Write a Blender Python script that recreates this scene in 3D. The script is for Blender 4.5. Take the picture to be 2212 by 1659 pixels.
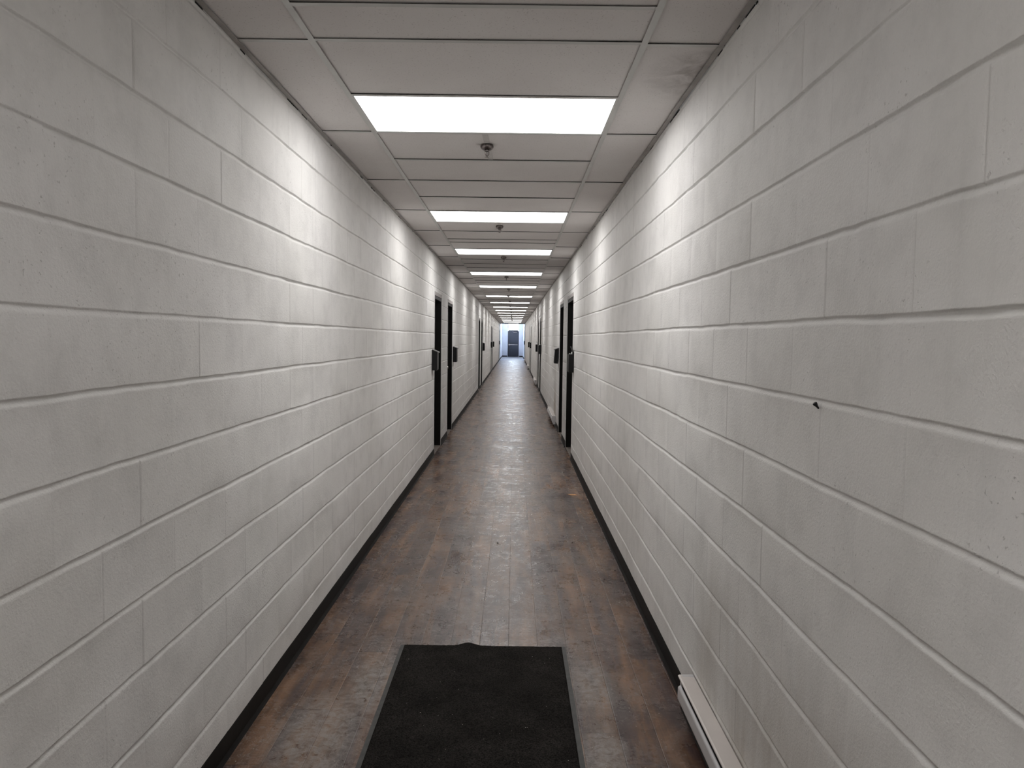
import bpy, bmesh, math, random
import numpy as np
from mathutils import Matrix, Vector, noise as mnoise

for o in list(bpy.data.objects):
    bpy.data.objects.remove(o)
SC = bpy.context.scene
COL = SC.collection
PI = math.pi

# ------------------------------------------------------------------ camera, world, exposure
CAM_Z = 1.573
cam = bpy.data.cameras.new('camera')
cam.sensor_fit = 'HORIZONTAL'; cam.sensor_width = 36.0
cam.lens = 26.262; cam.clip_start = 0.05; cam.clip_end = 300
camo = bpy.data.objects.new('camera', cam)
R_ = Vector((0.99991, 0.00306, 0.01289)).normalized()
F_ = Vector((-0.00228, 0.99815, -0.06076)).normalized()
F_ = (F_ - R_ * F_.dot(R_)).normalized()
U_ = R_.cross(F_)
M = Matrix(((R_.x, U_.x, -F_.x, 0), (R_.y, U_.y, -F_.y, 0), (R_.z, U_.z, -F_.z, CAM_Z), (0, 0, 0, 1)))
camo.matrix_world = M
COL.objects.link(camo)
SC.camera = camo
SC.view_settings.view_transform = 'Standard'
SC.view_settings.look = 'None'
SC.view_settings.exposure = 0.0
SC.view_settings.gamma = 1.0
SC.view_settings.use_curve_mapping = False

world = bpy.data.worlds.new('overcast_sky'); SC.world = world
world.use_nodes = True
bg = world.node_tree.nodes['Background']
bg.inputs['Color'].default_value = (0.80, 0.88, 1.0, 1)
bg.inputs["Strength"].default_value = 23.0
PANEL_STRENGTH = 8.1          # the lit panels of the ceiling lights

# ------------------------------------------------------------------ room measures (metres)
XL, XR = -1.057, 0.763
HC = 2.659
Y0, YC, YE = -1.5, 56.0, 64.5
BH = 0.2032
DOOR_TOP = 2.185
DOORS_L = [(9.91, 10.86), (11.85, 12.77), (22.2, 23.15), (23.95, 24.9), (34.1, 35.05), (35.9, 36.85), (52.0, 52.95)]
DOORS_R = [(9.74, 10.84), (11.66, 12.56), (21.3, 22.25), (23.1, 24.05), (33.6, 34.55), (36.1, 37.05), (53.6, 54.5)]
LIGHTS = [-0.50, 3.44, 6.50, 9.22, 12.38, 15.57, 19.2, 22.6, 25.9, 29.0, 32.1, 35.1, 38.3, 41.5, 44.6, 47.8, 51.0]  # first entry: unseen panel added behind the camera to brighten the near walls
TEE_L, TEE_R = -0.760, 0.464

# ------------------------------------------------------------------ node helpers
def mat(name):
    m = bpy.data.materials.new(name); m.use_nodes = True
    nt = m.node_tree
    return m, nt, nt.nodes['Principled BSDF']

def N(nt, t, **kw):
    n = nt.nodes.new(t)
    for k, v in kw.items():
        if k.startswith('i_'):
            key = k[2:].replace('_', ' ')
            n.inputs[key].default_value = v
        else:
            setattr(n, k, v)
    return n

def L(nt, a, b): nt.links.new(a, b)

def coords(nt, scale=(1, 1, 1), loc=(0, 0, 0), rot=(0, 0, 0)):
    tc = N(nt, 'ShaderNodeTexCoord')
    mp = N(nt, 'ShaderNodeMapping')
    mp.inputs['Scale'].default_value = scale
    mp.inputs['Location'].default_value = loc
    mp.inputs['Rotation'].default_value = rot
    L(nt, tc.outputs['Object'], mp.inputs['Vector'])
    return mp.outputs['Vector']

def noise(nt, vec, scale, detail=3, rough=.55, dist=0.0):
    n = N(nt, 'ShaderNodeTexNoise')
    n.inputs['Scale'].default_value = scale; n.inputs['Detail'].default_value = detail
    n.inputs['Roughness'].default_value = rough; n.inputs['Distortion'].default_value = dist
    L(nt, vec, n.inputs['Vector'])
    return n.outputs['Fac']

def ramp(nt, fac, stops):
    r = N(nt, 'ShaderNodeValToRGB')
    cr = r.color_ramp
    while len(cr.elements) < len(stops): cr.elements.new(0.5)
    for e, (p, c) in zip(cr.elements, stops):
        e.position = p
        e.color = (c, c, c, 1) if isinstance(c, (int, float)) else (*c, 1)
    L(nt, fac, r.inputs['Fac'])
    return r.outputs['Color']

def mix(nt, fac, a, b, mode='MIX'):
    m = N(nt, 'ShaderNodeMix', data_type='RGBA', blend_type=mode)
    ins = [i for i in m.inputs if i.type == 'RGBA']
    f = m.inputs['Factor'] if m.inputs[0].type == 'VALUE' else m.inputs[0]
    f = m.inputs[0]
    if isinstance(fac, (int, float)): f.default_value = fac
    else: L(nt, fac, f)
    for i, v in zip(ins, (a, b)):
        if isinstance(v, tuple): i.default_value = (*v, 1) if len(v) == 3 else v
        else: L(nt, v, i)
    return [o for o in m.outputs if o.type == 'RGBA'][0]

def math_(nt, op, a, b=None):
    m = N(nt, 'ShaderNodeMath', operation=op)
    for i, v in zip(m.inputs, (a, b)):
        if v is None: continue
        if isinstance(v, (int, float)): i.default_value = v
        else: L(nt, v, i)
    return m.outputs[0]

def bump(nt, h, strength, dist, normal=None):
    b = N(nt, 'ShaderNodeBump')
    b.inputs['Strength'].default_value = strength; b.inputs['Distance'].default_value = dist
    L(nt, h, b.inputs['Height'])
    if normal is not None: L(nt, normal, b.inputs['Normal'])
    return b.outputs['Normal']

def simple(name, col, rough=.5, metal=0.0, vary=.08, scale=14, bmp=0.0, bscale=80, spec=None):
    m, nt, p = mat(name)
    v = coords(nt)
    n = noise(nt, v, scale, 4)
    c1 = tuple(c * (1 - vary) for c in col); c2 = tuple(min(1, c * (1 + vary)) for c in col)
    L(nt, ramp(nt, n, [(.3, c1), (.7, c2)]), p.inputs['Base Color'])
    p.inputs['Roughness'].default_value = rough; p.inputs['Metallic'].default_value = metal
    if spec is not None: p.inputs['Specular IOR Level'].default_value = spec
    if bmp: L(nt, bump(nt, noise(nt, v, bscale, 3), bmp, .002), p.inputs['Normal'])
    return m

# ------------------------------------------------------------------ materials
def mat_block(name, side):
    m, nt, p = mat(name)
    v = coords(nt)
    base = mix(nt, ramp(nt, noise(nt, v, 1.3, 4), [(.35, 0), (.65, 1)]), (.800, .788, .765), (.850, .838, .825))
    blot = ramp(nt, noise(nt, v, 6.0, 5, .65), [(.30, .90), (.55, 1.0)])
    base = mix(nt, 1.0, base, blot, 'MULTIPLY')
    # faint vertical runs of grime
    vs = coords(nt, (9, 9, .55))
    run = ramp(nt, noise(nt, vs, 1.6, 3), [(.60, 1.0), (.78, .955)])
    base = mix(nt, 1.0, base, run, 'MULTIPLY')
    # pores of the concrete block
    pn = noise(nt, v, 95, 2, .5)
    area = ramp(nt, noise(nt, v, 2.6, 3), [(.44, 0.0), (.62, 1.0)])
    pore = ramp(nt, pn, [(.67, 0.0), (.73, 1.0)])
    pm = math_(nt, 'MULTIPLY', pore, area)
    base = mix(nt, math_(nt, 'MULTIPLY', pm, .40), base, (.30, .28, .26))
    # grime held in the upright joints
    at = N(nt, 'ShaderNodeAttribute'); at.attribute_name = 'grime'
    base = mix(nt, math_(nt, 'MULTIPLY', at.outputs['Fac'], .34), base, (.33, .31, .29))
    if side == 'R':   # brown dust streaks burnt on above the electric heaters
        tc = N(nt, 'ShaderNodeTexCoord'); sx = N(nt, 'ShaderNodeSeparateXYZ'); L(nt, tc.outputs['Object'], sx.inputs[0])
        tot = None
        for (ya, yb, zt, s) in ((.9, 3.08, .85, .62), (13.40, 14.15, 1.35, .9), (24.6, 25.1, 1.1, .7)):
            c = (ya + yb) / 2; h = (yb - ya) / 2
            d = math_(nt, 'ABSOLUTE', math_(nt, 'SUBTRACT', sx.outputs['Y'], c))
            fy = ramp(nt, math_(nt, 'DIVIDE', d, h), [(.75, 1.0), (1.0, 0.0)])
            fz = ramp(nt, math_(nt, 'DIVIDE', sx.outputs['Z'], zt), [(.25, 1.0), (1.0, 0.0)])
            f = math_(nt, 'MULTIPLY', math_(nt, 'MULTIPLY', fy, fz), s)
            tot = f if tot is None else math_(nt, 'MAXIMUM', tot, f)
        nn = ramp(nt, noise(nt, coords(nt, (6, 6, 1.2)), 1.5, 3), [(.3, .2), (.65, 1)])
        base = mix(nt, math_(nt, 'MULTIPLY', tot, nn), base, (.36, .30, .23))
    L(nt, base, p.inputs['Base Color'])
    p.inputs['Roughness'].default_value = .62
    p.inputs['Specular IOR Level'].default_value = .3
    n1 = bump(nt, noise(nt, v, 130, 3, .6), .55, .0034)
    inv = math_(nt, 'SUBTRACT', 1.0, pm)
    n2 = bump(nt, inv, .5, .002, n1)
    n3 = bump(nt, noise(nt, v, 22, 3), .28, .004, n2)
    L(nt, n3, p.inputs['Normal'])
    return m

def mat_floor():
    m, nt, p = mat('worn vinyl planks')
    tc = N(nt, 'ShaderNodeTexCoord'); sx = N(nt, 'ShaderNodeSeparateXYZ'); L(nt, tc.outputs['Object'], sx.inputs[0])
    PW = .1495
    row = math_(nt, 'FLOOR', math_(nt, 'DIVIDE', math_(nt, 'ADD', sx.outputs['X'], .009 + 20 * PW), PW))
    rowf = math_(nt, 'FRACT', math_(nt, 'DIVIDE', math_(nt, 'ADD', sx.outputs['X'], .009 + 20 * PW), PW))
    wn = N(nt, 'ShaderNodeTexWhiteNoise', noise_dimensions='1D'); L(nt, row, wn.inputs['W'])
    yy = math_(nt, 'ADD', math_(nt, 'DIVIDE', sx.outputs['Y'], 1.22), math_(nt, 'MULTIPLY', wn.outputs['Value'], 7.3))
    cell = math_(nt, 'FLOOR', yy); cf = math_(nt, 'FRACT', yy)
    w2 = N(nt, 'ShaderNodeTexWhiteNoise', noise_dimensions='2D')
    cb = N(nt, 'ShaderNodeCombineXYZ'); L(nt, row, cb.inputs[0]); L(nt, cell, cb.inputs[1]); L(nt, cb.outputs[0], w2.inputs['Vector'])
    pr = w2.outputs['Value']
    # texture coordinates shifted per plank so the print breaks at each seam
    sh = N(nt, 'ShaderNodeCombineXYZ')
    L(nt, math_(nt, 'MULTIPLY', sx.outputs['X'], 8.0), sh.inputs[0])
    L(nt, math_(nt, 'ADD', math_(nt, 'MULTIPLY', sx.outputs['Y'], 1.15), math_(nt, 'MULTIPLY', pr, 31.0)), sh.inputs[1])
    L(nt, math_(nt, 'MULTIPLY', pr, 17.0), sh.inputs[2])
    g = noise(nt, sh.outputs[0], 1.1, 5, .6, .4)
    col = ramp(nt, g, [(.30, (.046, .031, .031)), (.42, (.084, .054, .049)), (.53, (.138, .078, .049)), (.66, (.245, .138, .082))])
    fg = N(nt, 'ShaderNodeMapping'); L(nt, sh.outputs[0], fg.inputs['Vector']); fg.inputs['Scale'].default_value = (9, 1.2, 1)
    fine = ramp(nt, noise(nt, fg.outputs[0], 2.2, 3), [(.3, .80), (.7, 1.15)])
    col = mix(nt, 1.0, col, fine, 'MULTIPLY')
    tint = ramp(nt, pr, [(0, .82), (1, 1.12)])
    col = mix(nt, 1.0, col, tint, 'MULTIPLY')
    v = coords(nt)
    # trodden dust: strongest down the middle of the passage
    dx = math_(nt, 'ABSOLUTE', math_(nt, 'ADD', sx.outputs['X'], .05))
    mid = ramp(nt, dx, [(.35, 1.0), (.85, .15)])
    big = ramp(nt, noise(nt, v, 2.2, 5, .66), [(.38, 0.0), (.60, 1.0)])
    drk = ramp(nt, noise(nt, coords(nt, (1.3, .8, 1)), 5.5, 5, .7), [(.34, .66), (.52, 1.0)])
    col = mix(nt, 1.0, col, drk, 'MULTIPLY')
    med = ramp(nt, noise(nt, coords(nt, (1, .7, 1)), 26, 7, .80, .3), [(.40, 0.0), (.62, 1.0)])
    d = math_(nt, 'MULTIPLY', math_(nt, 'MULTIPLY', big, med), mid)
    col = mix(nt, math_(nt, 'MULTIPLY', d, .72), col, (.255, .220, .200))
    # worn grey bloom beside the doormat
    def blob(cx, cy, rx, ry):
        a = math_(nt, 'POWER', math_(nt, 'DIVIDE', math_(nt, 'SUBTRACT', sx.outputs['X'], cx), rx), 2.0)
        b = math_(nt, 'POWER', math_(nt, 'DIVIDE', math_(nt, 'SUBTRACT', sx.outputs['Y'], cy), ry), 2.0)
        return ramp(nt, math_(nt, 'ADD', a, b), [(.15, 1.0), (1.0, 0.0)])
    bl = math_(nt, 'MAXIMUM', math_(nt, 'MAXIMUM', blob(-.76, 2.88, .21, .42), blob(-.62, 3.30, .13, .36)), math_(nt, 'MAXIMUM', blob(.38, 3.32, .11, .34), blob(.37, 2.75, .10, .25)))
    bl = math_(nt, 'MULTIPLY', bl, ramp(nt, noise(nt, v, 24, 6, .75, .6), [(.36, 0.0), (.62, 1.0)]))
    col = mix(nt, math_(nt, 'MULTIPLY', bl, .75), col, (.33, .305, .285))
    # scuffs: thin curled lines
    r1 = math_(nt, 'ABSOLUTE', math_(nt, 'SUBTRACT', noise(nt, v, 7.0, 2, .5, 1.6), .5))
    ln = ramp(nt, r1, [(.004, 1.0), (.016, 0.0)])
    lm = ramp(nt, noise(nt, v, 3.3, 3), [(.52, 0.0), (.66, 1.0)])
    ln = math_(nt, 'MULTIPLY', ln, lm)
    r2 = math_(nt, 'ABSOLUTE', math_(nt, 'SUBTRACT', noise(nt, v, 21.0, 2, .5, 1.5), .5))
    l2 = math_(nt, 'MULTIPLY', ramp(nt, r2, [(.006, 1.0), (.028, 0.0)]), math_(nt, 'MAXIMUM', big, bl))
    sc = math_(nt, 'MAXIMUM', math_(nt, 'MULTIPLY', ln, .45), math_(nt, 'MULTIPLY', l2, .50))
    col = mix(nt, sc, col, (.36, .33, .31))
    # seams
    e1 = math_(nt, 'MINIMUM', rowf, math_(nt, 'SUBTRACT', 1.0, rowf))
    s1 = ramp(nt, e1, [(.006, 1.0), (.016, 0.0)])
    e2 = math_(nt, 'MINIMUM', cf, math_(nt, 'SUBTRACT', 1.0, cf))
    s2 = ramp(nt, e2, [(.0008, 1.0), (.0018, 0.0)])
    seam = math_(nt, 'MAXIMUM', s1, s2)
    col = mix(nt, math_(nt, 'MULTIPLY', seam, .34), col, (.022, .016, .014))
    L(nt, col, p.inputs['Base Color'])
    rr = ramp(nt, noise(nt, v, 9, 4), [(.3, .20), (.7, .33)])
    rr = mix(nt, math_(nt, 'MAXIMUM', d, bl), rr, (.50, .50, .50))
    L(nt, rr, p.inputs['Roughness'])
    p.inputs['Specular IOR Level'].default_value = .42
    vr = coords(nt, (3.0, 14, 1))
    n0 = bump(nt, noise(nt, vr, 1.3, 3, .6, .5), .35, .004)
    n0 = bump(nt, noise(nt, coords(nt, (3.2, 4.2, 1)), 1.9, 3, .55, .1), .52, .011, n0)
    n1 = bump(nt, noise(nt, v, 60, 3), .15, .002, n0)
    n2 = bump(nt, math_(nt, 'SUBTRACT', 1.0, seam), .5, .001, n1)
    L(nt, n2, p.inputs['Normal'])
    return m

def mat_tile():
    m, nt, p = mat('mineral fibre tile')
    v = coords(nt)
    base = ramp(nt, noise(nt, v, 2.2, 4), [(.3, (.745, .712, .700)), (.7, (.800, .775, .760))])
    sp = ramp(nt, noise(nt, v, 150, 1, .4), [(.66, 0.0), (.75, 1.0)])
    base = mix(nt, math_(nt, 'MULTIPLY', sp, .42), base, (.30, .26, .24))
    # soot on one tile by the right wall
    tc = N(nt, 'ShaderNodeTexCoord'); sx = N(nt, 'ShaderNodeSeparateXYZ'); L(nt, tc.outputs['Object'], sx.inputs[0])
    a = math_(nt, 'POWER', math_(nt, 'DIVIDE', math_(nt, 'SUBTRACT', sx.outputs['X'], .76), .26), 2.0)
    b = math_(nt, 'POWER', math_(nt, 'DIVIDE', math_(nt, 'SUBTRACT', sx.outputs['Y'], 3.15), .34), 2.0)
    so = ramp(nt, math_(nt, 'ADD', a, b), [(.0, 1.0), (1.0, 0.0)])
    so = math_(nt, 'MULTIPLY', so, ramp(nt, noise(nt, v, 9, 4, .6, .8), [(.35, 0.0), (.7, 1.0)]))
    base = mix(nt, math_(nt, 'MULTIPLY', so, .6), base, (.22, .19, .17))
    L(nt, base, p.inputs['Base Color'])
    p.inputs['Roughness'].default_value = .9; p.inputs['Specular IOR Level'].default_value = .1
    L(nt, bump(nt, math_(nt, 'SUBTRACT', 1.0, sp), .12, .0012), p.inputs['Normal'])
    return m

def mat_mat():
    m, nt, p = mat('charcoal carpet pile')
    v = coords(nt)
    n = noise(nt, v, 190, 4, .75)
    c = ramp(nt, n, [(.36, (.003, .0028, .0027)), (.64, (.042, .038, .035))])
    st = ramp(nt, noise(nt, v, 5, 4), [(.35, .65), (.7, 1.25)])
    c = mix(nt, 1.0, c, st, 'MULTIPLY')
    L(nt, c, p.inputs['Base Color']); p.inputs['Roughness'].default_value = 1.0
    p.inputs['Specular IOR Level'].default_value = .05
    L(nt, bump(nt, n, .8, .004), p.inputs['Normal'])
    return m

def mat_emit(name, col, s):
    m = bpy.data.materials.new(name); m.use_nodes = True; nt = m.node_tree
    for n in list(nt.nodes): nt.nodes.remove(n)
    e = N(nt, 'ShaderNodeEmission'); o = N(nt, 'ShaderNodeOutputMaterial')
    e.inputs['Color'].default_value = (*col, 1); e.inputs['Strength'].default_value = s
    L(nt, e.outputs[0], o.inputs[0])
    return m

def mat_glass(name):
    m = bpy.data.materials.new(name); m.use_nodes = True; nt = m.node_tree
    for n in list(nt.nodes): nt.nodes.remove(n)
    t = N(nt, 'ShaderNodeBsdfTransparent'); g = N(nt, 'ShaderNodeBsdfGlossy'); mx = N(nt, 'ShaderNodeMixShader'); o = N(nt, 'ShaderNodeOutputMaterial')
    t.inputs['Color'].default_value = (.93, .96, .97, 1); g.inputs['Roughness'].default_value = .03
    mx.inputs[0].default_value = .06
    L(nt, t.outputs[0], mx.inputs[1]); L(nt, g.outputs[0], mx.inputs[2]); L(nt, mx.outputs[0], o.inputs[0])
    return m

M_WL = mat_block('painted concrete block left', 'L')
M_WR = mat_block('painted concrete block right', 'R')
M_FLOOR = mat_floor()
M_TILE = mat_tile()
M_GRID = simple('off white grid metal', (.60, .60, .58), .45, 0, .04)
M_ANGLE = simple('grimy wall angle metal', (.40, .38, .36), .55, 0, .25, 8)
M_DARK = simple('dark plenum', (.02, .02, .02), .9, 0, .2)
M_BASE = simple('black cove vinyl', (.0065, .0060, .0056), .55, 0, .25, 20, .2, 60, .15)
M_DOOR = simple('black door paint', (.0045, .0042, .0040), .55, 0, .15, 12, .1, 120, .12)
M_FRAME = simple('black frame paint', (.006, .0055, .005), .5, 0, .15, 12, spec=.2)
M_LINT = simple('chipped lintel paint', (.42, .39, .38), .6, 0, .35, 30, .4, 60)
M_LINT_LIT = simple('lit lintel white', (.85, .84, .83), .5, 0, .05)  # strong light on a few far lintels painted in as white
M_CHROME = simple('satin metal', (.62, .60, .57), .25, 1.0, .1)
M_SPR = simple('tarnished chrome', (.17, .150, .145), .28, 1.0, .4, 90)
M_MBX = simple('black mailbox enamel', (.0055, .0057, .0065), .42, 0, .15, 20, spec=.3)
M_MBX_LIT = simple('lit grey mailbox lid', (.11, .11, .107), .45, .0, .3, 40)  # light on the sloping lid top painted in as grey
M_PAPER = simple('white paper', (.80, .79, .77), .7, 0, .04)
M_HEAT = simple('cream heater enamel', (.66, .61, .58), .38, 0, .05, 6)
M_HEATF = simple('white heater enamel', (.58, .57, .575), .35, 0, .05, 6)
M_MAT = mat_mat()
M_RUB = simple('grey rubber edge', (.055, .055, .053), .6, 0, .25, 30)
M_EDOOR = simple('slate blue door paint', (.029, .031, .043), .45, 0, .08, 4)
M_EFRAME = simple('dark slate frame paint', (.020, .021, .030), .45, 0, .08)
M_PLAST = simple('white plaster', (.60, .61, .66), .7, 0, .07, 3)
M_TFR = simple('grey transom frame', (.16, .17, .20), .5, 0, .08)
M_GLASS = mat_glass('window glass')
M_PANEL = mat_emit('lit diffuser', (1.0, .985, .97), PANEL_STRENGTH)
M_SCRAP = simple('orange cardboard', (.78, .42, .20), .7, 0, .15, 60)
M_CRUMB = simple('pale grit', (.62, .58, .52), .8, 0, .2, 200)
M_LEAF = simple('dark leaf crumbs', (.03, .022, .018), .8, 0, .3, 200)
M_SCUFF = simple('dried white scuff', (.34, .32, .30), .8, 0, .3, 120)
M_SILL = simple('worn door sill', (.16, .13, .11), .6, 0, .3, 25)
M_PATCH = simple('filler strip', (.58, .56, .545), .7, 0, .08, 10)
M_VFLOOR = simple('grey vestibule vinyl', (.20, .19, .20), .30, 0, .12, 5)

# ------------------------------------------------------------------ object helpers
def link(name, me, m=None, parent=None, smooth=False):
    o = bpy.data.objects.new(name, me); COL.objects.link(o)
    if m is not None and not me.materials: me.materials.append(m)
    if parent is not None: o.parent = parent
    if smooth:
        me.polygons.foreach_set('use_smooth', [True] * len(me.polygons))
    return o

def obj(name, bm, m, parent=None, smooth=False):
    bmesh.ops.recalc_face_normals(bm, faces=bm.faces)
    me = bpy.data.meshes.new(name); bm.to_mesh(me); bm.free()
    return link(name, me, m, parent, smooth)

def bx(bm, x0, x1, y0, y1, z0, z1, bev=0.0):
    vs = [bm.verts.new(p) for p in ((x0, y0, z0), (x1, y0, z0), (x1, y1, z0), (x0, y1, z0), (x0, y0, z1), (x1, y0, z1), (x1, y1, z1), (x0, y1, z1))]
    fs = [bm.faces.new([vs[i] for i in f]) for f in ((0, 3, 2, 1), (4, 5, 6, 7), (0, 1, 5, 4), (1, 2, 6, 5), (2, 3, 7, 6), (3, 0, 4, 7))]
    if bev:
        es = list({e for f in fs for e in f.edges})
        bmesh.ops.bevel(bm, geom=es, offset=bev, segments=2, affect='EDGES', profile=.6)

def box(*a, bev=0.0):
    bm = bmesh.new(); bx(bm, *a, bev=bev); return bm

def prism(bm, prof, y0, y1):          # closed profile [(x,z)] pushed along y
    a = [bm.verts.new((x, y0, z)) for x, z in prof]; b = [bm.verts.new((x, y1, z)) for x, z in prof]
    n = len(prof)
    for i in range(n):
        bm.faces.new((a[i], a[(i + 1) % n], b[(i + 1) % n], b[i]))
    bm.faces.new(a); bm.faces.new(b[::-1])

def lathe(bm, prof, n=24, c=(0, 0, 0)):   # prof [(r,z)]
    rings = []
    for r, z in prof:
        if r < 1e-6: rings.append([bm.verts.new((c[0], c[1], c[2] + z))])
        else: rings.append([bm.verts.new((c[0] + r * math.cos(2 * PI * i / n), c[1] + r * math.sin(2 * PI * i / n), c[2] + z)) for i in range(n)])
    for a, b in zip(rings, rings[1:]):
        for i in range(n):
            j = (i + 1) % n
            if len(a) == 1 and len(b) == 1: continue
            if len(a) == 1: bm.faces.new((a[0], b[i], b[j]))
            elif len(b) == 1: bm.faces.new((a[i], a[j], b[0]))
            else: bm.faces.new((a[i], a[j], b[j], b[i]))

def tube(bm, pts, r, n=8):
    pts = [Vector(p) for p in pts]; rings = []
    for i, p in enumerate(pts):
        d = (pts[min(i + 1, len(pts) - 1)] - pts[max(i - 1, 0)]).normalized()
        a = d.orthogonal().normalized(); b = d.cross(a)
        if rings:
            a = (pa - d * pa.dot(d)).normalized(); b = d.cross(a)
        pa = a
        rings.append([bm.verts.new(p + (a * math.cos(2 * PI * k / n) + b * math.sin(2 * PI * k / n)) * r) for k in range(n)])
    for a, b in zip(rings, rings[1:]):
        for i in range(n): bm.faces.new((a[i], a[(i + 1) % n], b[(i + 1) % n], b[i]))
    bm.faces.new(rings[0]); bm.faces.new(rings[-1][::-1])

def tag(o, label, cat, group=None, kind=None):
    o['label'] = label; o['category'] = cat
    if group: o['group'] = group
    if kind: o['kind'] = kind
    return o

def empty(name, loc=(0, 0, 0)):
    o = bpy.data.objects.new(name, None); o.empty_display_size = .1; COL.objects.link(o); o.location = loc
    return o

def struct(o, label=None):
    o['kind'] = 'structure'
    if label: o['label'] = label
    return o

# ------------------------------------------------------------------ walls (blockwork with real tooled joints)
def hash01(*a):
    x = math.sin(sum(v * k for v, k in zip(a, (12.9898, 78.233, 37.719)))) * 43758.5453
    return x - math.floor(x)

def block_wall(name, X, out, doors, m, ph_odd, y0, y1, seed):
    """face grid at x = X looking into the passage; out = -1 left, +1 right"""
    # z samples: 7 round each bed joint, plus the middle of the block
    zs = set(); jz = {}
    for k in range(0, 14):
        for d in (-.0130, -.0095, -.0055, -.0015, .0028, .0070, .0088, .0120):
            z = k * BH + d
            if -.001 < z < HC + .02: zs.add(round(z, 4))
        for f in (.35, .7):
            z = k * BH + f * BH
            if z < HC: zs.add(round(z, 4))
    zs.add(0.0); zs.add(HC + .02); zs.add(DOOR_TOP)
    zs = sorted(zs)
    ys = set()
    fine_end = 21.0
    j0 = int(math.floor((y0 - ph_odd) / .2032)) - 1
    j = j0
    while True:
        yj = ph_odd + j * .2032
        if yj > min(fine_end, y1): break
        for d in (-.0095, -.0062, -.003, 0, .003, .0062, .0095, .07, .13):
            y = yj + d
            if y0 < y < y1: ys.add(round(y, 4))
        j += 1
    y = fine_end
    while y < y1: ys.add(round(y, 4)); y += .3
    ys.add(y0); ys.add(y1)
    cut = []
    for a, b in doors: cut += [a, b]
    ys = [v for v in ys if min([abs(v - c) for c in cut] + [9]) > .004] + cut
    ys = sorted(ys)
    ny, nz = len(ys), len(zs)
    V = []; G = []
    for yi, y in enumerate(ys):
        wob = .0028 * mnoise.noise(Vector((y * 1.9, seed, 0))) 
        for z in zs:
            k = int(round(z / BH))
            w2 = .0045 * mnoise.noise(Vector((y * 2.3, k * 7.1 + seed, 3))) + .0028 * mnoise.noise(Vector((y * 16, k * 3.3, seed)))
            dz = abs(z - k * BH)
            wamp = max(0, 1 - dz / .05)
            zz = z + w2 * wamp if 0 < z < HC and abs(z - DOOR_TOP) > .001 else z
            dep = 0.0
            if 0 < k < 14 and dz < .013 and z > 0.02:
                jd = .0088 * (.55 + .75 * hash01(k, math.floor(y / 1.7), seed)) * (.8 + .5 * mnoise.noise(Vector((y * 9, k * 2.2, seed))))
                sd_ = z - k * BH      # sharp upper lip, sloping lower bed
                prof = 0.0 if sd_ > .0080 or sd_ < -.0092 else (.95 if sd_ > .005 else (1.0 if sd_ > .001 else (.72 if sd_ > -.003 else .30)))
                dep = jd * prof
                if 9.9 < y and y < fine_end: dep *= .9
            # which course and which upright joint
            c = int(math.floor(z / BH + 1e-6))
            ph = ph_odd if c % 2 == 1 else ph_odd + BH
            jn = round((y - ph) / .4064); dy = abs(y - (ph + jn * .4064))
            g = 0.0
            if dy < .0050 and y < fine_end:
                h = hash01(jn, c, seed)
                s = (h - .30) / .70 if h > .30 else .03
                pr = 1.0 if dy < .002 else .6
                dep = max(dep, .0030 * s * pr)
                inb = .006 < z - c * BH < BH - .004
                g = (s if dy < .002 else s * .15) if inb else 0
            # each block sits a hair proud or shy of its neighbours
            bn = math.floor((y - ph) / .4064)
            blk = (hash01(bn, c * 1.7, seed + 5) - .5) * .0016
            if dz < .0118 or dy < .0075: blk = 0
            V.append((X + out * (dep + blk + wob), y, zz)); G.append(g)
    Fc = []
    for i in range(ny - 1):
        ym = (ys[i] + ys[i + 1]) / 2
        ind = any(a < ym < b for a, b in doors)
        for q in range(nz - 1):
            if ind and (zs[q] + zs[q + 1]) / 2 < DOOR_TOP: continue
            a = i * nz + q
            f = (a, a + nz, a + nz + 1, a + 1)
            Fc.append(f if out > 0 else f[::-1])
    nf = len(Fc)
    # the body of the wall behind the face (thickness, door reveals)
    def bxx(ya, yb, za, zb):
        b = len(V)
        xa, xb = sorted((X + out * .0095, X + out * .24))
        for p in ((xa, ya, za), (xb, ya, za), (xb, yb, za), (xa, yb, za), (xa, ya, zb), (xb, ya, zb), (xb, yb, zb), (xa, yb, zb)): V.append(p); G.append(0)
        for f in ((0, 3, 2, 1), (4, 5, 6, 7), (0, 1, 5, 4), (1, 2, 6, 5), (2, 3, 7, 6), (3, 0, 4, 7)): Fc.append(tuple(b + t for t in f))
    prev = y0
    for a, b in doors:
        bxx(prev, a, 0, HC + .02); bxx(a, b, DOOR_TOP, HC + .02); prev = b
        # lip closing the small gap between the face grid and the body
        for yy_ in (a, b):
            i = len(V)
            for p in ((X - out * .002, yy_), (X + out * .012, yy_)):
                V.append((p[0], p[1], 0)); V.append((p[0], p[1], DOOR_TOP)); G += [0, 0]
            Fc.append((i, i + 1, i + 3, i + 2))
        i = len(V)
        for p in ((X - out * .002, a), (X + out * .012, a), (X + out * .012, b), (X - out * .002, b)):
            V.append((p[0], p[1], DOOR_TOP)); G.append(0)
        Fc.append((i, i + 1, i + 2, i + 3))
    bxx(prev, y1, 0, HC + .02)
    me = bpy.data.meshes.new(name); me.from_pydata(V, [], Fc)
    at = me.attributes.new('grime', 'FLOAT', 'POINT'); at.data.foreach_set('value', G)
    sm = [i < nf for i in range(len(Fc))]
    me.polygons.foreach_set('use_smooth', sm)
    return struct(link(name, me, m))

wl = block_wall('wall_left', XL, -1, DOORS_L, M_WL, 2.100, Y0, YC, 1.3)
wr = block_wall('wall_right', XR, 1, DOORS_R, M_WR, 2.052, Y0, YC, 4.9)

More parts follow.
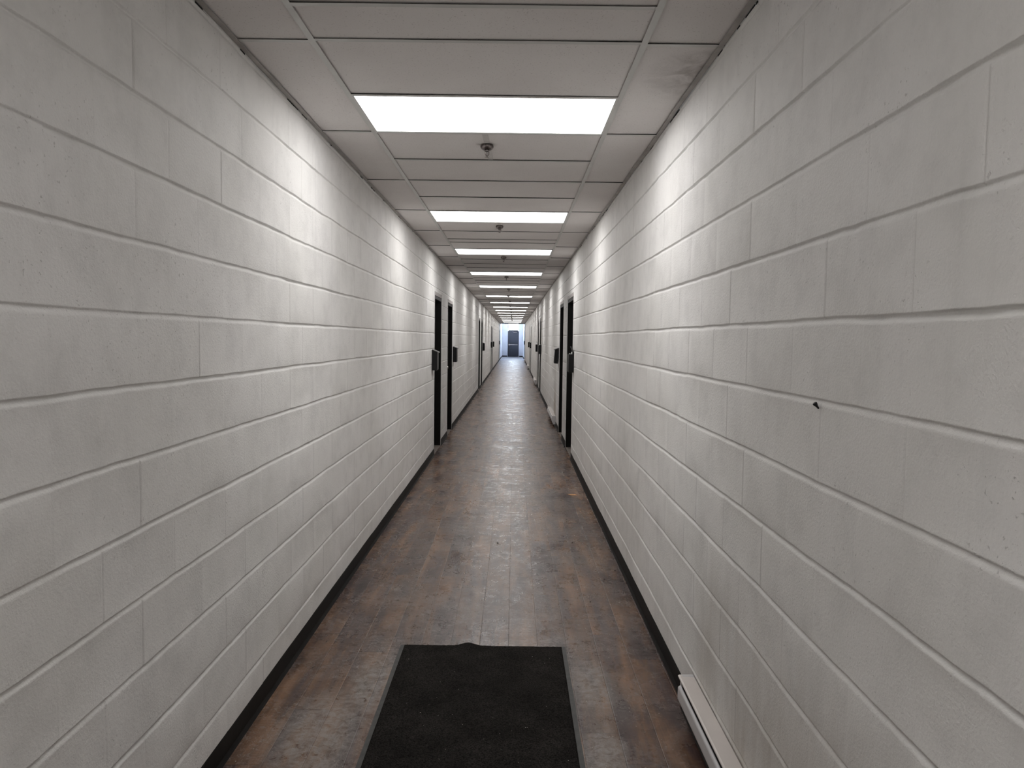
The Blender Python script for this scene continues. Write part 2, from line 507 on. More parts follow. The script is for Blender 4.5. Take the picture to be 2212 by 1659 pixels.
bm = bmesh.new(); bx(bm, XL - .24, XR + .24, Y0 - .2, Y0, 0, HC + .02)
struct(obj('wall_back', bm, M_WL))

# the bright vestibule at the far end, taller than the passage
VC = 3.55
WIN0, WIN1, WZ0, WZ1 = 57.2, 63.6, 2.78, 3.40
for nm, X, o_ in (('wall_vestibule_left', XL, -1), ('wall_vestibule_right', XR, 1)):
    bm = bmesh.new()
    xa, xb = sorted((X, X + o_ * .24))
    bx(bm, xa, xb, YC, YE, 0, WZ0); bx(bm, xa, xb, YC, WIN0, WZ0, WZ1); bx(bm, xa, xb, WIN1, YE, WZ0, WZ1); bx(bm, xa, xb, YC, YE, WZ1, VC)
    struct(obj(nm, bm, M_PLAST))
DX0, DX1, DZ = -.555, .39, 2.235
TX1, TZ0, TZ1 = .39, 2.29, 3.05
bm = bmesh.new()
bx(bm, XL - .24, DX0, YE, YE + .2, 0, VC); bx(bm, DX1, XR + .24, YE, YE + .2, 0, VC); bx(bm, DX0, DX1, YE, YE + .2, TZ1, VC)
struct(obj('wall_end', bm, M_PLAST))
bm = bmesh.new(); bx(bm, XL - .24, XR + .24, YC, YE + .2, VC, VC + .15); bx(bm, XL - .24, XR + .24, YC - .08, YC, HC + .02, VC + .15)
struct(obj('ceiling_vestibule', bm, M_PLAST))

# transom over the end door and two unseen clerestory windows added to light the end wall
def window(n, x0, x1, y0, y1, z0, z1, axis, mfr, mull=0):
    e = struct(empty('window_%d' % n, ((x0 + x1) / 2, (y0 + y1) / 2, z0)), None)
    off = Vector(e.location); t = .045
    bm = bmesh.new()
    def b(*a): bx(bm, a[0] - off.x, a[1] - off.x, a[2] - off.y, a[3] - off.y, a[4] - off.z, a[5] - off.z, bev=.004)
    if axis == 'x':
        b(x0, x1, y0, y1, z0, z0 + t); b(x0, x1, y0, y1, z1 - t, z1); b(x0, x0 + t, y0, y1, z0 + t, z1 - t); b(x1 - t, x1, y0, y1, z0 + t, z1 - t)
    else:
        b(x0, x1, y0, y1, z0, z0 + t); b(x0, x1, y0, y1, z1 - t, z1); b(x0, x1, y0, y0 + t, z0 + t, z1 - t); b(x0, x1, y1 - t, y1, z0 + t, z1 - t)
        for i in range(mull):
            yc = y0 + (y1 - y0) * (i + 1) / (mull + 1); b(x0, x1, yc - .02, yc + .02, z0 + t, z1 - t)
    obj('window_frame', bm, mfr, e)
    ym, xm = (y0 + y1) / 2 - off.y, (x0 + x1) / 2 - off.x
    bm = bmesh.new()
    if axis == 'x': bx(bm, x0 + t - off.x, x1 - t - off.x, ym - .003, ym + .003, t, z1 - z0 - t)
    else: bx(bm, xm - .003, xm + .003, y0 + t - off.y, y1 - t - off.y, t, z1 - z0 - t)
    obj('pane', bm, M_GLASS, e)
    return e
window(1, DX0, DX1, YE + .03, YE + .10, DZ + .03, TZ1, 'x', M_TFR)
window(2, XL - .16, XL - .08, WIN0, WIN1, WZ0, WZ1, 'y', M_GRID, 3)
window(3, XR + .08, XR + .16, WIN0, WIN1, WZ0, WZ1, 'y', M_GRID, 3)

# ------------------------------------------------------------------ floor
bm = bmesh.new(); bx(bm, XL - .24, XR + .24, Y0 - .2, 54.4, -.05, 0)
floor = struct(obj('floor', bm, M_FLOOR))
bm = bmesh.new(); bx(bm, XL - .24, XR + .24, 54.4, YE + .4, -.05, .001)
struct(obj('floor_vestibule', bm, M_VFLOOR))
# dried scuff marks lying on the planks (thin ribbons, part of the floor)
def ribbon(pts, w):
    bm = bmesh.new(); P = [Vector((x, y, .0006)) for x, y in pts]; rows = []
    for i, q in enumerate(P):
        d = (P[min(i + 1, len(P) - 1)] - P[max(i - 1, 0)]).normalized(); n = Vector((-d.y, d.x, 0))
        ww = w * (.5 + .8 * hash01(i, q.x, q.y)) * (.35 + .65 * math.sin(PI * (i + .5) / len(P)))
        rows.append((bm.verts.new(q + n * ww), bm.verts.new(q - n * ww)))
    for a, b in zip(rows, rows[1:]): bm.faces.new((a[0], a[1], b[1], b[0]))
    r = bmesh.ops.extrude_face_region(bm, geom=bm.faces[:])
    for v in r['geom']:
        if isinstance(v, bmesh.types.BMVert): v.co.z -= .0005
    return bm
def curl(cx, cy, rx, ry, a0, a1, n=18, wob=.15, s=0):
    return [(cx + rx * math.cos(a) * (1 + wob * mnoise.noise(Vector((a, s, 1)))), cy + ry * math.sin(a) * (1 + wob * mnoise.noise(Vector((a, s, 5))))) for a in [a0 + (a1 - a0) * i / (n - 1) for i in range(n)]]
for (cx, cy, rx, ry, a0, a1, w) in ((-.890, 3.79, .022, .018, 0, 6.2, .0016), (-.640, 3.98, .022, .030, .4, 4.4, .0016), (-.618, 4.02, .014, .012, 2, 6.0, .0013),
        (.197, 3.95, .040, .012, .2, 3.3, .0018), (.190, 3.80, .035, .02, 3.5, 6.0, .0013), (.47, 4.18, .05, .025, .3, 3.8, .0016), (.50, 4.12, .07, .018, 3.4, 5.9, .0016),
        (-.62, 2.98, .03, .02, 0, 5, .0013), (.02, 4.22, .02, .02, .5, 3.5, .0010), (.10, 4.80, .018, .03, .2, 3.0, .0011), (.06, 4.95, .02, .03, 3.2, 6.0, .0011), (.02, 8.9, .07, .03, 1, 4, .003), (.08, 8.35, .05, .10, -.6, 1.3, .0035)):
    obj('scuff_mark', ribbon(curl(cx, cy, rx, ry, a0, a1, s=cx * 9), w), M_SCUFF, floor)

# ------------------------------------------------------------------ ceiling: tiles, exposed tees, wall angles
SIDE_X = [-1.6, -.39, 0]
tees_c = []                     # cross tees of the middle bay
tees_c += [.11, .68, 1.29, 1.90, 2.522, 2.816]
for i, y in enumerate(LIGHTS):
    tees_c += [y, y + .6096]
    if i == 0: continue
    nxt = LIGHTS[i + 1] if i + 1 < len(LIGHTS) else YC
    p_ = y + .6096; k = 0
    while nxt - p_ > .62:
        if k == 2 and nxt - p_ < 1.1 and nxt - p_ - .6096 > .1: p_ += (nxt - p_ - .6096)
        else: p_ += .6096
        if nxt - p_ > .08: tees_c.append(p_)
        k += 1
tees_c = sorted(set(round(v, 3) for v in tees_c))
tees_s = [4.049 + 1.2192 * i for i in range(-4, 43)]
tees_s = [t for t in tees_s if Y0 < t < YC]
random.seed(5)
bm = bmesh.new()
zt = HC + .005
def tile(x0, x1, y0, y1):
    d = [random.uniform(0, .0025) for _ in range(4)]
    if x1 - x0 < .02 or y1 - y0 < .03: return
    ps = [(x0, y0), (x1, y0), (x1, y1), (x0, y1)]
    lo = [bm.verts.new((x, y, zt + e)) for (x, y), e in zip(ps, d)]
    hi = [bm.verts.new((x, y, zt + .018)) for x, y in ps]
    bm.faces.new(lo[::-1]); bm.faces.new(hi)
    for i in range(4): bm.faces.new((lo[i], lo[(i + 1) % 4], hi[(i + 1) % 4], hi[i]))
edges = [Y0] + tees_c + [YC]
lset = {round(l, 3) for l in LIGHTS}
for a, b in zip(edges, edges[1:]):
    if round(a, 3) in lset: continue
    tile(TEE_L + .0035, TEE_R - .0035, a + .0035, b - .0035)
es = [Y0] + tees_s + [YC]
for a, b in zip(es, es[1:]):
    tile(XL + .004, TEE_L - .0035, a + .0035, b - .0035); tile(TEE_R + .0035, XR - .004, a + .0035, b - .0035)
ceiling = struct(obj('ceiling', bm, M_TILE))
# grid: flanges seen from below with a dark web above them
bm = bmesh.new(); F2 = .012
def flange(x0, x1, y0, y1): bx(bm, x0, x1, y0, y1, HC, HC + .0012)
for x in (TEE_L, TEE_R): flange(x - F2, x + F2, Y0, YC)
for y in tees_c: flange(TEE_L + F2, TEE_R - F2, y - F2, y + F2)
for y in tees_s: flange(XL + .02, TEE_L - F2, y - F2, y + F2); flange(TEE_R + F2, XR - .02, y - F2, y + F2)
obj('ceiling_grid', bm, M_GRID, ceiling)
bm = bmesh.new()
bx(bm, XL - .24, XR + .24, Y0 - .2, YC, HC + .12, HC + .16)
for x in (TEE_L, TEE_R): bx(bm, x - .003, x + .003, Y0, YC, HC + .0012, HC + .05)
for y in tees_c: bx(bm, TEE_L, TEE_R, y - .003, y + .003, HC + .0012, HC + .05)
for y in tees_s: bx(bm, XL, TEE_L, y - .003, y + .003, HC + .0012, HC + .05); bx(bm, TEE_R, XR, y - .003, y + .003, HC + .0012, HC + .05)
obj('roof_deck', bm, M_DARK, ceiling)
# wall angles: a metal L along each wall, wavering a little off the blocks
for nm, X, o_, sd in (('trim_1', XL, 1, 2.), ('trim_2', XR, -1, 7.)):
    bm = bmesh.new(); rows = []
    y = Y0
    while y < YC + .01:
        g = .0045 + .004 * mnoise.noise(Vector((y * 1.3, sd, 0))) + .002 * mnoise.noise(Vector((y * 6, sd, 9)))
        g = max(.001, g); x0 = X + o_ * g; x1 = X + o_ * (g + .021)
        rows.append([bm.verts.new(q) for q in ((x0, y, HC + .03), (x0, y, HC - .001), (x1, y, HC - .001), (x1, y, HC + .0008), (x0 + o_ * .0015, y, HC + .0008), (x0 + o_ * .0015, y, HC + .03))])
        y += .06 if y < 12 else .5
    for a, b in zip(rows, rows[1:]):
        for i in range(6): bm.faces.new((a[i], a[(i + 1) % 6], b[(i + 1) % 6], b[i]))
    struct(obj(nm, bm, M_ANGLE))
    # near-black dashes standing in for the dark gap between angle and blocks
bm = bmesh.new()
random.seed(11)
for sd, X, o_ in ((0, XL, 1), (1, XR, -1)):
    for i in range(26):
        y = random.uniform(2.2, 9.5); l = random.uniform(.015, .10)
        xa, xb = sorted((X - o_ * .001, X + o_ * .0015))
        bx(bm, xa, xb, y, y + l, HC - random.uniform(.0025, .006), HC + .001)
obj('dark_gap_dashes', bm, M_DARK, ceiling)

# ------------------------------------------------------------------ baseboards
def baseboard(nm, X, o_, doors):
    bm = bmesh.new(); prev = Y0
    prof = lambda: [(X + o_ * .0, 0.0), (X + o_ * .016, 0.0), (X + o_ * .011, .006), (X + o_ * .005, .016), (X + o_ * .0042, .086), (X + o_ * .002, .090), (X, .090)]
    for a, b in doors + [(YE, YE)]:
        prism(bm, prof(), prev, a if a < YE else YE - .001); prev = b
    struct(obj(nm, bm, M_BASE))
baseboard('baseboard_left', XL, 1, DOORS_L)
baseboard('baseboard_right', XR, -1, DOORS_R)
bm = bmesh.new(); bx(bm, XL + .02, DX0 - .05, YE - .006, YE, 0, .10); bx(bm, DX1 + .05, XR - .02, YE - .006, YE, 0, .10)
struct(obj('baseboard_end', bm, M_BASE))

# ------------------------------------------------------------------ side doors
def side_door(n, X, out, a, b, knob_near=True, white=False, sd=.085):
    e = struct(empty('door_%d' % n, (X, (a + b) / 2, 0)))
    def lb(x0, x1, y0, y1, z0, z1, bev=0.0):
        bm = bmesh.new(); xa, xb = sorted((out * x0, out * x1)); c = (a + b) / 2
        bx(bm, xa, xb, y0 - c, y1 - c, z0, z1, bev=bev); return bm
    h = DOOR_TOP - .05
    bm = lb(.004, .20, a + .001, a + .045, 0.0, h)
    c = (a + b) / 2
    def add(x0, x1, y0, y1, z0, z1):
        xa, xb = sorted((out * x0, out * x1)); bx(bm, xa, xb, y0 - c, y1 - c, z0, z1)
    add(.004, .20, b - .045, b - .001, 0.0, h)
    add(.004, .20, a + .045, b - .045, h - .045, h)
    add(.128, .150, a + .045, a + .06, 0, h - .045); add(.128, .150, b - .06, b - .045, 0, h - .045)
    obj('door_frame', bm, M_FRAME, e)
    obj('lintel_strip', lb(-.0035, .20, a + .001, b - .001, h, DOOR_TOP - .001), M_LINT_LIT if white else M_LINT, e)
    slab = obj('door_slab', lb(sd, .128, a + .048, b - .048, .012, h - .048, .002), M_DOOR, e)
    obj('door_sill', lb(.004, .20, a + .045, b - .045, 0.0, .006, .001), M_SILL, e)
    ky = a + .115 if knob_near else b - .115
    bm = bmesh.new()
    lathe(bm, [(0, 0), (.030, 0), (.030, .006), (.012, .010), (.010, .030), (.024, .040), (.028, .052), (.024, .064), (0, .068)], 20)
    bmesh.ops.rotate(bm, verts=bm.verts, cent=(0, 0, 0), matrix=Matrix.Rotation(-out * PI / 2, 3, 'Y'))
    bmesh.ops.translate(bm, verts=bm.verts, vec=(out * sd, ky - c, 1.09))
    obj('door_knob', bm, M_CHROME, slab, True)
    return e
n = 0
for i, (a, b) in enumerate(DOORS_L):
    n += 1; side_door(n, XL, -1, a, b, white=i in (4, 5), sd=.062 if i == 1 else .085)
for i, (a, b) in enumerate(DOORS_R):
    n += 1; side_door(n, XR, 1, a, b, white=i in (4,))

# ------------------------------------------------------------------ end door with push bar
n += 1
e = struct(empty('door_%d' % n, ((DX0 + DX1) / 2, YE, 0)))
cx = (DX0 + DX1) / 2; w2 = (DX1 - DX0) / 2
bm = bmesh.new()
bx(bm, -w2, -w2 + .05, -.012, .12, 0, DZ); bx(bm, w2 - .05, w2, -.012, .12, 0, DZ); bx(bm, -w2 + .05, w2 - .05, -.012, .12, DZ - .06, DZ + .03)
obj('door_frame', bm, M_EFRAME, e)
slab = obj('door_slab', box(-w2 + .048, w2 - .048, .02, .065, .004, DZ - .058, bev=.001), M_EDOOR, e)
bm = bmesh.new(); bx(bm, -w2 + .08, w2 - .09, -.045, -.015, 1.015, 1.065, bev=.006)
bx(bm, -w2 + .07, -w2 + .14, -.05, .02, .985, 1.105, bev=.006); bx(bm, w2 - .13, w2 - .09, -.045, .02, 1.01, 1.07, bev=.004)
obj('push_bar', bm, M_CHROME, slab)
bm = bmesh.new(); bx(bm, .02, .30, -.05, .02, DZ - .155, DZ - .10, bev=.006); bx(bm, -.12, .05, -.03, -.015, DZ - .085, DZ - .073)
obj('door_closer', bm, M_CHROME, slab)
obj('door_sill', box(-w2 + .05, w2 - .05, 0, .12, 0.001, .010), M_CHROME, e)

# ------------------------------------------------------------------ ceiling lights
ORD = ['hidden', 'nearest', 'second', 'third', 'fourth', 'fifth', 'sixth', 'seventh', 'eighth', 'ninth', 'tenth', 'eleventh', 'twelfth', 'thirteenth', 'fourteenth', 'farthest', 'last']
xc = (TEE_L + TEE_R) / 2
lw, ll = (TEE_R - TEE_L) / 2 - .0035, .6096 / 2 - .0035
LP = []
def make_light():
    r = empty('ceiling_light')
    bm = bmesh.new(); t = .0145
    for q in ((-lw, lw, -ll, -ll + t), (-lw, lw, ll - t, ll), (-lw, -lw + t, -ll + t, ll - t), (lw - t, lw, -ll + t, ll - t)):
        bx(bm, q[0], q[1], q[2], q[3], .0016, .035)
    fr = obj('light_frame', bm, M_GRID, r)
    df = obj('diffuser', box(-lw + t, lw - t, -ll + t, ll - t, .006, .012), M_PANEL, r)
    return r
proto = make_light()
def copy_tree(o, parent=None):
    c = o.copy(); COL.objects.link(c)
    if parent is not None: c.parent = parent
    for ch in list(o.children): copy_tree(ch, c)
    return c
for i, y in enumerate(LIGHTS):
    o = proto if i == 0 else copy_tree(proto)
    o.location = (xc, y + .3048, HC)
    lab = ('glowing white rectangular ceiling panel, largest and nearest, ahead of the nearest sprinkler' if i == 1 else
           'added ceiling panel behind the camera, unseen, brightens the near corridor walls' if i == 0 else
           'glowing white ceiling panel, last in the row before the bright far end' if i == 16 else
           'glowing white ceiling panel, %s in the row counted from the near end' % ORD[i])
    tag(o, lab, 'ceiling light', 'lit ceiling panels along the corridor')

# ------------------------------------------------------------------ sprinklers
def make_sprinkler():
    r = empty('fire_sprinkler')
    bm = bmesh.new()
    lathe(bm, [(.021, .004), (.034, .004), (.037, -.002), (.0375, -.010), (.034, -.018), (.026, -.024), (.015, -.025), (.013, -.018), (.013, .01)], 32)
    obj('escutcheon', bm, M_SPR, r, True)
    bm = bmesh.new()
    lathe(bm, [(0, 0), (.010, 0), (.0105, -.024), (.012, -.026), (.012, -.032), (.007, -.036), (0, -.036)], 16)
    for s in (-1, 1):
        tube(bm, [(s * .010, 0, -.030), (s * .0125, 0, -.038), (s * .012, 0, -.048), (s * .007, 0, -.057), (0, 0, -.061)], .0022, 8)
    tube(bm, [(0, 0, -.036), (0, 0, -.058)], .0022, 8)
    lathe(bm, [(0, -.057), (.004, -.057), (.004, -.063), (0, -.063)], 12)
    spf = obj('sprinkler_frame', bm, M_SPR, r, True)
    bm = bmesh.new(); nn = 24; top = []; bot = []
    for k in range(nn):
        rr = .0145 if k % 2 == 0 else .0105
        a = 2 * PI * k / nn
        top.append(bm.verts.new((rr * math.cos(a), rr * math.sin(a), -.063))); bot.append(bm.verts.new((rr * math.cos(a), rr * math.sin(a), -.0645)))
    bm.faces.new(top); bm.faces.new(bot[::-1])
    for k in range(nn): bm.faces.new((top[k], bot[k], bot[(k + 1) % nn], top[(k + 1) % nn]))
    obj('deflector', bm, M_SPR, spf)
    return r
sp = make_sprinkler()
SPR = [(-.168, 4.29), (-.157, 7.32), (-.157, 10.08), (-.152, 13.25), (-.135, 16.55), (-.165, 19.12), (-.143, 21.9), (-.150, 25.1), (-.138, 28.3), (-.146, 31.2), (-.141, 34.7), (-.143, 37.9), (-.143, 41.0), (-.143, 44.1)]
for i, (x, y) in enumerate(SPR):
    o = sp if i == 0 else copy_tree(sp)
    o.location = (x, y, HC); o.rotation_euler = (0, 0, .5 if i == 0 else .3 * i)
    tag(o, ('dark metal pendent fire sprinkler, nearest one, just behind the largest lit panel' if i == 0 else
            'dark metal fire sprinkler, %s in the ceiling row from the near end' % (ORD[i + 1] if i < 13 else 'last')), 'sprinkler', 'fire sprinklers down the middle of the ceiling')
    if i < 3:
        nx = min(t for t in tees_c if t > y) - .014; pv = max(t for t in tees_c if t < y) + .014
        bm = bmesh.new(); n_ = 10; rows = []
        for k in range(n_ + 1):
            yy = pv + (nx - pv) * k / n_; xx = x - .004 + .012 * k / n_
            rows.append((bm.verts.new((xx - .015, yy, HC + .0035)), bm.verts.new((xx + .015, yy, HC + .0035)), bm.verts.new((xx + .015, yy, HC + .0065)), bm.verts.new((xx - .015, yy, HC + .0065))))
        for a_, b_ in zip(rows, rows[1:]):
            for q in range(4): bm.faces.new((a_[q], a_[(q + 1) % 4], b_[(q + 1) % 4], b_[q]))
        bm.faces.new(rows[0]); bm.faces.new(rows[-1][::-1])
        obj('tile_slot_cover', bm, M_PATCH, ceiling)

# ------------------------------------------------------------------ wall mailboxes (origin on wall plane, box towards +x)
def make_mailbox(open_lid=False):
    r = empty('mailbox')
    W_, D, H = .205, .066, .262
    bm = bmesh.new()
    prof = [(0.0005, 0), (D - .008, 0), (D, .010), (D, H - .030), (D - .003, H - .022), (0.0005, H)]
    if open_lid: prof = [(0.0005, 0), (D - .008, 0), (D, .010), (D, H - .030), (D - .004, H - .030), (D - .004, .012), (.006, .012), (.006, H - .004), (0.0005, H)]
    n_ = len(prof)
    a = [bm.verts.new((x, 0, z)) for x, z in prof]; b = [bm.verts.new((x, W_, z)) for x, z in prof]
    for i in range(n_): bm.faces.new((a[i], a[(i + 1) % n_], b[(i + 1) % n_], b[i]))
    bm.faces.new(a); bm.faces.new(b[::-1])
    if open_lid:
        bx(bm, .001, D - .001, .0005, .003, .002, H - .028); bx(bm, .001, D - .001, W_ - .003, W_ - .0005, .002, H - .028)
    obj('mailbox_body', bm, M_MBX, r)
    bm = bmesh.new()
    if not open_lid:
        lp = [(0.001, H + .006), (.012, H + .006), (D + .012, H - .024), (D + .016, H - .034), (D + .012, H - .034), (D + .009, H - .027), (.010, H + .001), (0.001, H + .001)]
    else:
        lp = [(.004, H), (.008, H - .002), (.034, H + .066), (.030, H + .068)]
    ya, yb = -.004, W_ + .004
    a = [bm.verts.new((x, ya, z)) for x, z in lp]; b = [bm.verts.new((x, yb, z)) for x, z in lp]
    for i in range(len(lp)): bm.faces.new((a[i], a[(i + 1) % len(lp)], b[(i + 1) % len(lp)], b[i]))
    bm.faces.new(a); bm.faces.new(b[::-1])
    obj('mailbox_lid', bm, M_MBX_LIT if not open_lid else M_MBX, r)
    return r
mb0 = make_mailbox(False); mb1 = make_mailbox(True)
MB = [  # side, y, z, open, tilt, label
    ('L', 9.595, 1.150, 0, 0, 'black steel mailbox on the left wall, nearest left one, in front of the first doorway'),
    ('L', 12.88, 1.155, 0, 0, 'black steel mailbox on the left wall just past the second left doorway'),
    ('L', 25.0, 1.155, 0, 0, 'small black mailbox on the left wall past the fourth left doorway'),
    ('L', 33.75, 1.150, 0, 0, 'tiny black mailbox, left wall, before the fifth left doorway, left of a pair'),
    ('L', 36.98, 1.155, 0, 0, 'tiny black mailbox, left wall, past the sixth left doorway, right of a pair'),
    ('L', 51.6, 1.150, 0, 0, 'tiny black mailbox at the far end of the left wall beside the last doorway'),
    ('R', 9.50, 1.150, 1, 0, 'black mailbox with raised lid and white mail, right wall before first right doorway'),
    ('R', 12.70, 1.155, 0, .09, 'black mailbox hanging askew on the right wall past the second right doorway'),
    ('R', 21.00, 1.150, 0, 0, 'small black mailbox on the right wall before the third right doorway'),
    ('R', 24.2, 1.155, 1, 0, 'small black mailbox with its lid tipped up, right wall past the fourth right doorway'),
    ('R', 33.25, 1.150, 0, 0, 'tiny black mailbox, right wall, before the fifth right doorway, right of a pair'),
    ('R', 37.25, 1.150, 0, 0, 'tiny black mailbox, right wall, past the sixth right doorway, left of a pair'),
    ('R', 53.2, 1.150, 0, 0, 'tiny black mailbox at the far end of the right wall beside the last doorway')]
used = set(); mailed = None
for sd, y, z, op, tilt, lab in MB:
    pr = mb1 if op else mb0
    o = pr if op not in used else copy_tree(pr); used.add(op)
    if sd == 'L': o.location = (XL + .0025, y, z)
    else:
        o.location = (XR - .0025, y + .205, z); o.rotation_euler = (0, 0, PI)
    if tilt: o.rotation_euler = (0, -tilt * .8, PI); o.location.x = XR - .004 - .012
    tag(o, lab, 'mailbox', 'black mailboxes beside the doorways')
# the mail sticking out of the near right box
for k, (dx, dy, h, rz) in enumerate(((.016, .03, .262, .0), (.038, .045, .240, .0))):
    bm = bmesh.new(); w_ = .115; t_ = .0022 if k == 0 else .007
    bx(bm, -t_, t_, 0, w_, 0, h - .016, bev=.001)
    bmesh.ops.rotate(bm, verts=bm.verts, cent=(0, 0, 0), matrix=Matrix.Rotation(rz, 3, 'Y'))
    o = obj('letter', bm, M_PAPER); o.location = (XR - .0025 - dx - .006, 9.5 + dy, 1.150 + .016)
    tag(o, ('folded white letter standing against the raised lid in the nearest right mailbox' if k == 0 else 'thick bundle of white mail at the front lip of the nearest right mailbox'), 'letter')

# ------------------------------------------------------------------ electric baseboard heaters on the right wall
def heater(y0, y1, lab):
    r = empty('baseboard_heater', (XR, (y0 + y1) / 2, 0)); c = (y0 + y1) / 2; a, b = y0 - c, y1 - c
    e_ = .025
    bm = bmesh.new()                       # back plate with the folded top
    prism(bm, [(-.0045, .050), (-.0045, .192), (-.060, .192), (-.066, .189), (-.066, .184), (-.060, .186), (-.009, .186), (-.009, .050)], a, b)
    obj('heater_top', bm, M_HEAT, r)
    bm = bmesh.new(); pr = []
    for k in range(7):
        t = k / 6 * PI / 2; pr.append((-.060 - .012 * math.sin(t), .160 - .010 + .010 * math.cos(t)))
    pr += [(-.073, .112), (-.070, .100), (-.048, .060), (-.046, .061), (-.067, .101), (-.0705, .112), (-.0695, .148), (-.060, .158)]
    prism(bm, pr, a + .004, b - .030)
    obj('heater_front', bm, M_HEATF, r, False)
    bm = bmesh.new(); bx(bm, -.058, -.010, a + .02, b - .02, .058, .148)
    obj('heating_core', bm, M_DARK, r)
    for k in (0, 1):
        bm = bmesh.new(); ya, yb = (a - .001, a + .022) if k == 0 else (b - .022, b + .001)
        prism(bm, [(-.0045, .045), (-.0045, .1935), (-.066, .1935), (-.070, .180 if k else .160), (-.070, .160), (-.0745, .150), (-.0745, .110), (-.050, .052), (-.040, .045)] if k == 0 else
                  [(-.0045, .045), (-.0045, .1925), (-.050, .1925), (-.056, .180), (-.056, .110), (-.040, .060)], ya, yb)
        obj('end_cap', bm, M_HEATF, r)
    return tag(r, lab, 'heater', 'white baseboard heaters along the right wall')
heater(1.0, 3.02, 'white electric baseboard heater in the lower right corner, nearest one')
heater(13.35, 15.25, 'white baseboard heater low on the right wall past the second right doorway')
heater(24.9, 26.8, 'small white baseboard heater low on the right wall past the fourth right doorway')
heater(38.4, 40.3, 'tiny white baseboard heater on the right wall past the sixth right doorway')
heater(49.8, 51.7, 'tiny white baseboard heater at the far end of the right wall')

# ------------------------------------------------------------------ doormats
def doormat():
    X0, X1, Ya, Yb = -.540, .262, 1.95, 3.728
    r = empty('doormat', ((X0 + X1) / 2, (Ya + Yb) / 2, 0))
    cx_, cy_ = r.location.x, r.location.y
    random.seed(3)
    nx, ny = 90, 190; V = []; Fc = []
    def H(x, y):
        h = .0075 + .0012 * mnoise.noise(Vector((x * 60, y * 60, 0))) + .0008 * mnoise.noise(Vector((x * 140, y * 140, 4)))
        bul = math.exp(-((x + .215) / .045) ** 2) * math.exp(-max(0, (Yb - y)) / .10)
        return h + .016 * bul + .003 * math.exp(-((x - .05) / .2) ** 2) * math.exp(-((y - 3.3) / .12) ** 2)
    for j in range(ny + 1):
        for i in range(nx + 1):
            x = X0 + (X1 - X0) * i / nx; y = Ya + (Yb - Ya) * j / ny
            if j == ny: y += .0018 * mnoise.noise(Vector((x * 70, 1, 2)))
            V.append((x - cx_, y - cy_, H(x, y) if 0 < i < nx and 0 < j < ny else H(x, y) - .003))
    for j in range(ny):
        for i in range(nx):
            a = j * (nx + 1) + i; Fc.append((a, a + 1, a + nx + 2, a + nx + 1))
    # skirt to the floor
    ring = [i for i in range(nx + 1)] + [(j + 1) * (nx + 1) - 1 for j in range(1, ny + 1)] + [ny * (nx + 1) + i for i in range(nx - 1, -1, -1)] + [j * (nx + 1) for j in range(ny - 1, 0, -1)]
    base = len(V)
    for q in ring:
        v = V[q]; lift = max(0, v[2] - .0065) if v[1] > (Yb - cy_) - .01 else 0
        V.append((v[0], v[1], .001 + lift * .8))
    for k in range(len(ring)):
        k2 = (k + 1) % len(ring); Fc.append((ring[k2], ring[k], base + k, base + k2))
    Fc.append(tuple(base + k for k in range(len(ring)))[::-1])
    me = bpy.data.meshes.new('carpet_pile'); me.from_pydata(V, [], Fc)
    link('carpet_pile', me, M_MAT, r, True)
    for s in (0, 1):
        bm = bmesh.new(); rows = []
        for j in range(60):
            y = Ya - .01 + (Yb - Ya + .012) * j / 59
            wv = .0025 * mnoise.noise(Vector((y * 3, s * 5, 0)))
            if s == 0: xa, xb = X0 - .020 + wv, X0
            else: xa, xb = X1, X1 + .020 + wv
            zo = .002 if s == 0 else .0035
            zi = .0035 if s == 0 else .002
            rows.append([bm.verts.new(q) for q in ((xa - cx_, y - cy_, .0005), (xb - cx_, y - cy_, .0005), (xb - cx_, y - cy_, zo if s == 1 else .0035), (xa - cx_, y - cy_, .0035 if s == 1 else .0022))])
        for a, b in zip(rows, rows[1:]):
            for i in range(4): bm.faces.new((a[i], a[(i + 1) % 4], b[(i + 1) % 4], b[i]))
        bm.faces.new(rows[0]); bm.faces.new(rows[-1][::-1])
        obj('rubber_edge', bm, M_RUB, r)
    return tag(r, 'large black carpet doormat with grey rubber edges on the brown floor in front', 'doormat')
doormat()
bm = box(-.47, .43, -.28, .28, 0, .009, bev=.003)
o = obj('doormat', bm, M_RUB); o.location = (-.14, 64.1, .001)
tag(o, 'small dark doormat at the foot of the far grey end door', 'doormat')

# ------------------------------------------------------------------ small things
bm = bmesh.new()
vs = [bm.verts.new(p) for p in ((-.046, .030, .001), (.026, .024, .001), (.050, -.022, .001), (-.020, -.026, .0015))]
bm.faces.new(vs); r = bmesh.ops.extrude_face_region(bm, geom=bm.faces[:])
for v in r['geom']:
    if isinstance(v, bmesh.types.BMVert): v.co.z += .0012
o = obj('paper_scrap', bm, M_SCRAP); o.location = (.607, 7.49, 0)
tag(o, 'small orange scrap of card on the floor near the right baseboard', 'scrap')

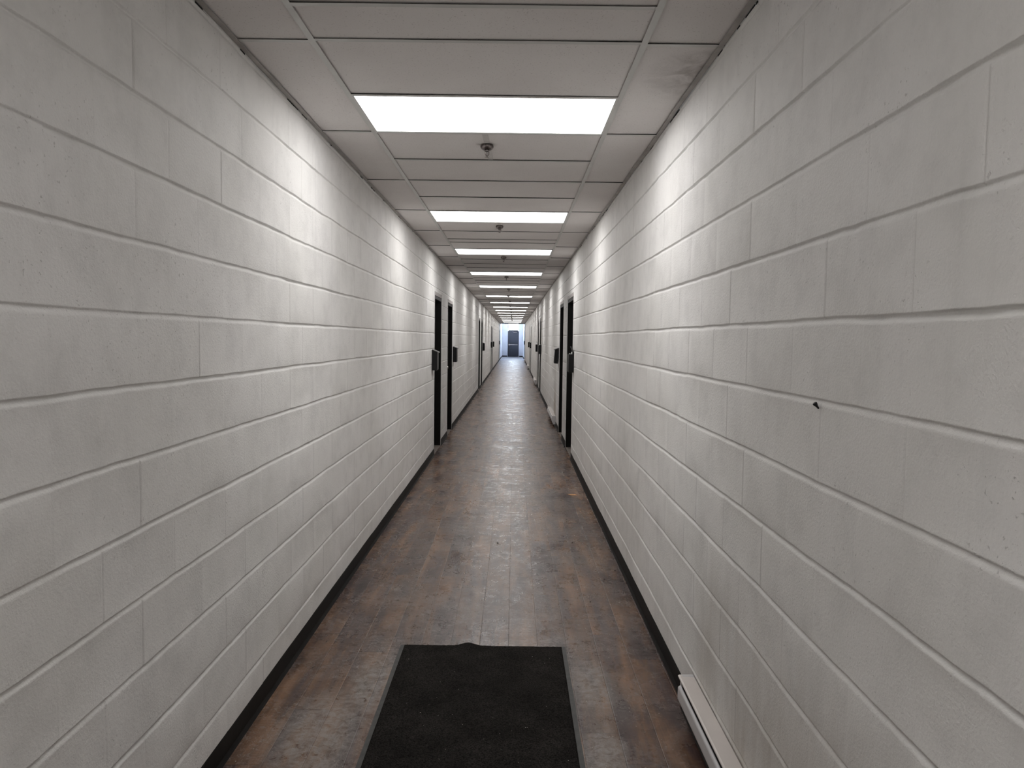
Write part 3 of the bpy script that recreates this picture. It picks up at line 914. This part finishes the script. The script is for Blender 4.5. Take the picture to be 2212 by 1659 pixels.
bm = bmesh.new(); lathe(bm, [(0, 0), (.0022, .001), (.0030, .008), (.0055, .014), (.0060, .017), (.0045, .0185), (0, .019)], 12)
bmesh.ops.rotate(bm, verts=bm.verts, cent=(0, 0, 0), matrix=Matrix.Rotation(-PI / 2 + .9, 3, 'Y'))
o = obj('wall_anchor', bm, M_MBX, None, True); o.location = (XR - .001, 1.859, 1.412)
o.location.z -= .004
tag(o, 'tiny black screw anchor in a mortar joint of the right wall', 'anchor')

def grit(name, m, n_, area, sz, seed, lab, cat, z=0.0, zf=None):
    random.seed(seed); bm = bmesh.new()
    for _ in range(n_):
        x, y = area(); s = random.uniform(*sz)
        r = bmesh.ops.create_icosphere(bm, subdivisions=1, radius=s)
        q = Matrix.Rotation(random.uniform(0, 6), 3, 'Z')
        sx_, sy_, sz_ = random.uniform(.6, 1.5), random.uniform(.6, 1.3), random.uniform(.4, .8)
        for v in r['verts']:
            v.co = q @ Vector((v.co.x * sx_, v.co.y * sy_, v.co.z * sz_)) + Vector((x, y, z + s * sz_ * .8))
    return tag(obj(name, bm, m), lab, cat, kind='stuff')
grit('floor_crumbs', M_CRUMB, 190, lambda: (random.choice([random.uniform(XL + .04, -.60), random.uniform(.30, .66), random.uniform(XL + .05, XR - .07)]), random.uniform(2.6, 3.72) if random.random() < .0 else random.uniform(3.8, 7.5)), (.0008, .0024), 4, 'pale crumbs and grit scattered over the brown plank floor', 'grit')
grit('floor_crumbs', M_CRUMB, 90, lambda: random.choice([(random.uniform(XL + .04, -.60), random.uniform(2.5, 3.8)), (random.uniform(.30, .66), random.uniform(2.5, 3.8))]), (.0008, .0022), 8, 'pale grit on the floor either side of the black doormat', 'grit')
grit('mat_lint', M_CRUMB, 46, lambda: (random.uniform(-.5, .24), random.uniform(2.5, 3.6)), (.0006, .0016), 9, 'pale specks of lint lying on the black carpet doormat', 'lint', z=.0082)
grit('leaf_crumbs', M_LEAF, 34, lambda: (random.choice([XL + random.uniform(.02, .25), XR - random.uniform(.03, .3), random.uniform(-.6, .5)]), random.uniform(3.9, 15)), (.002, .006), 10, 'dark dry leaf crumbs on the floor along the corridor', 'debris')
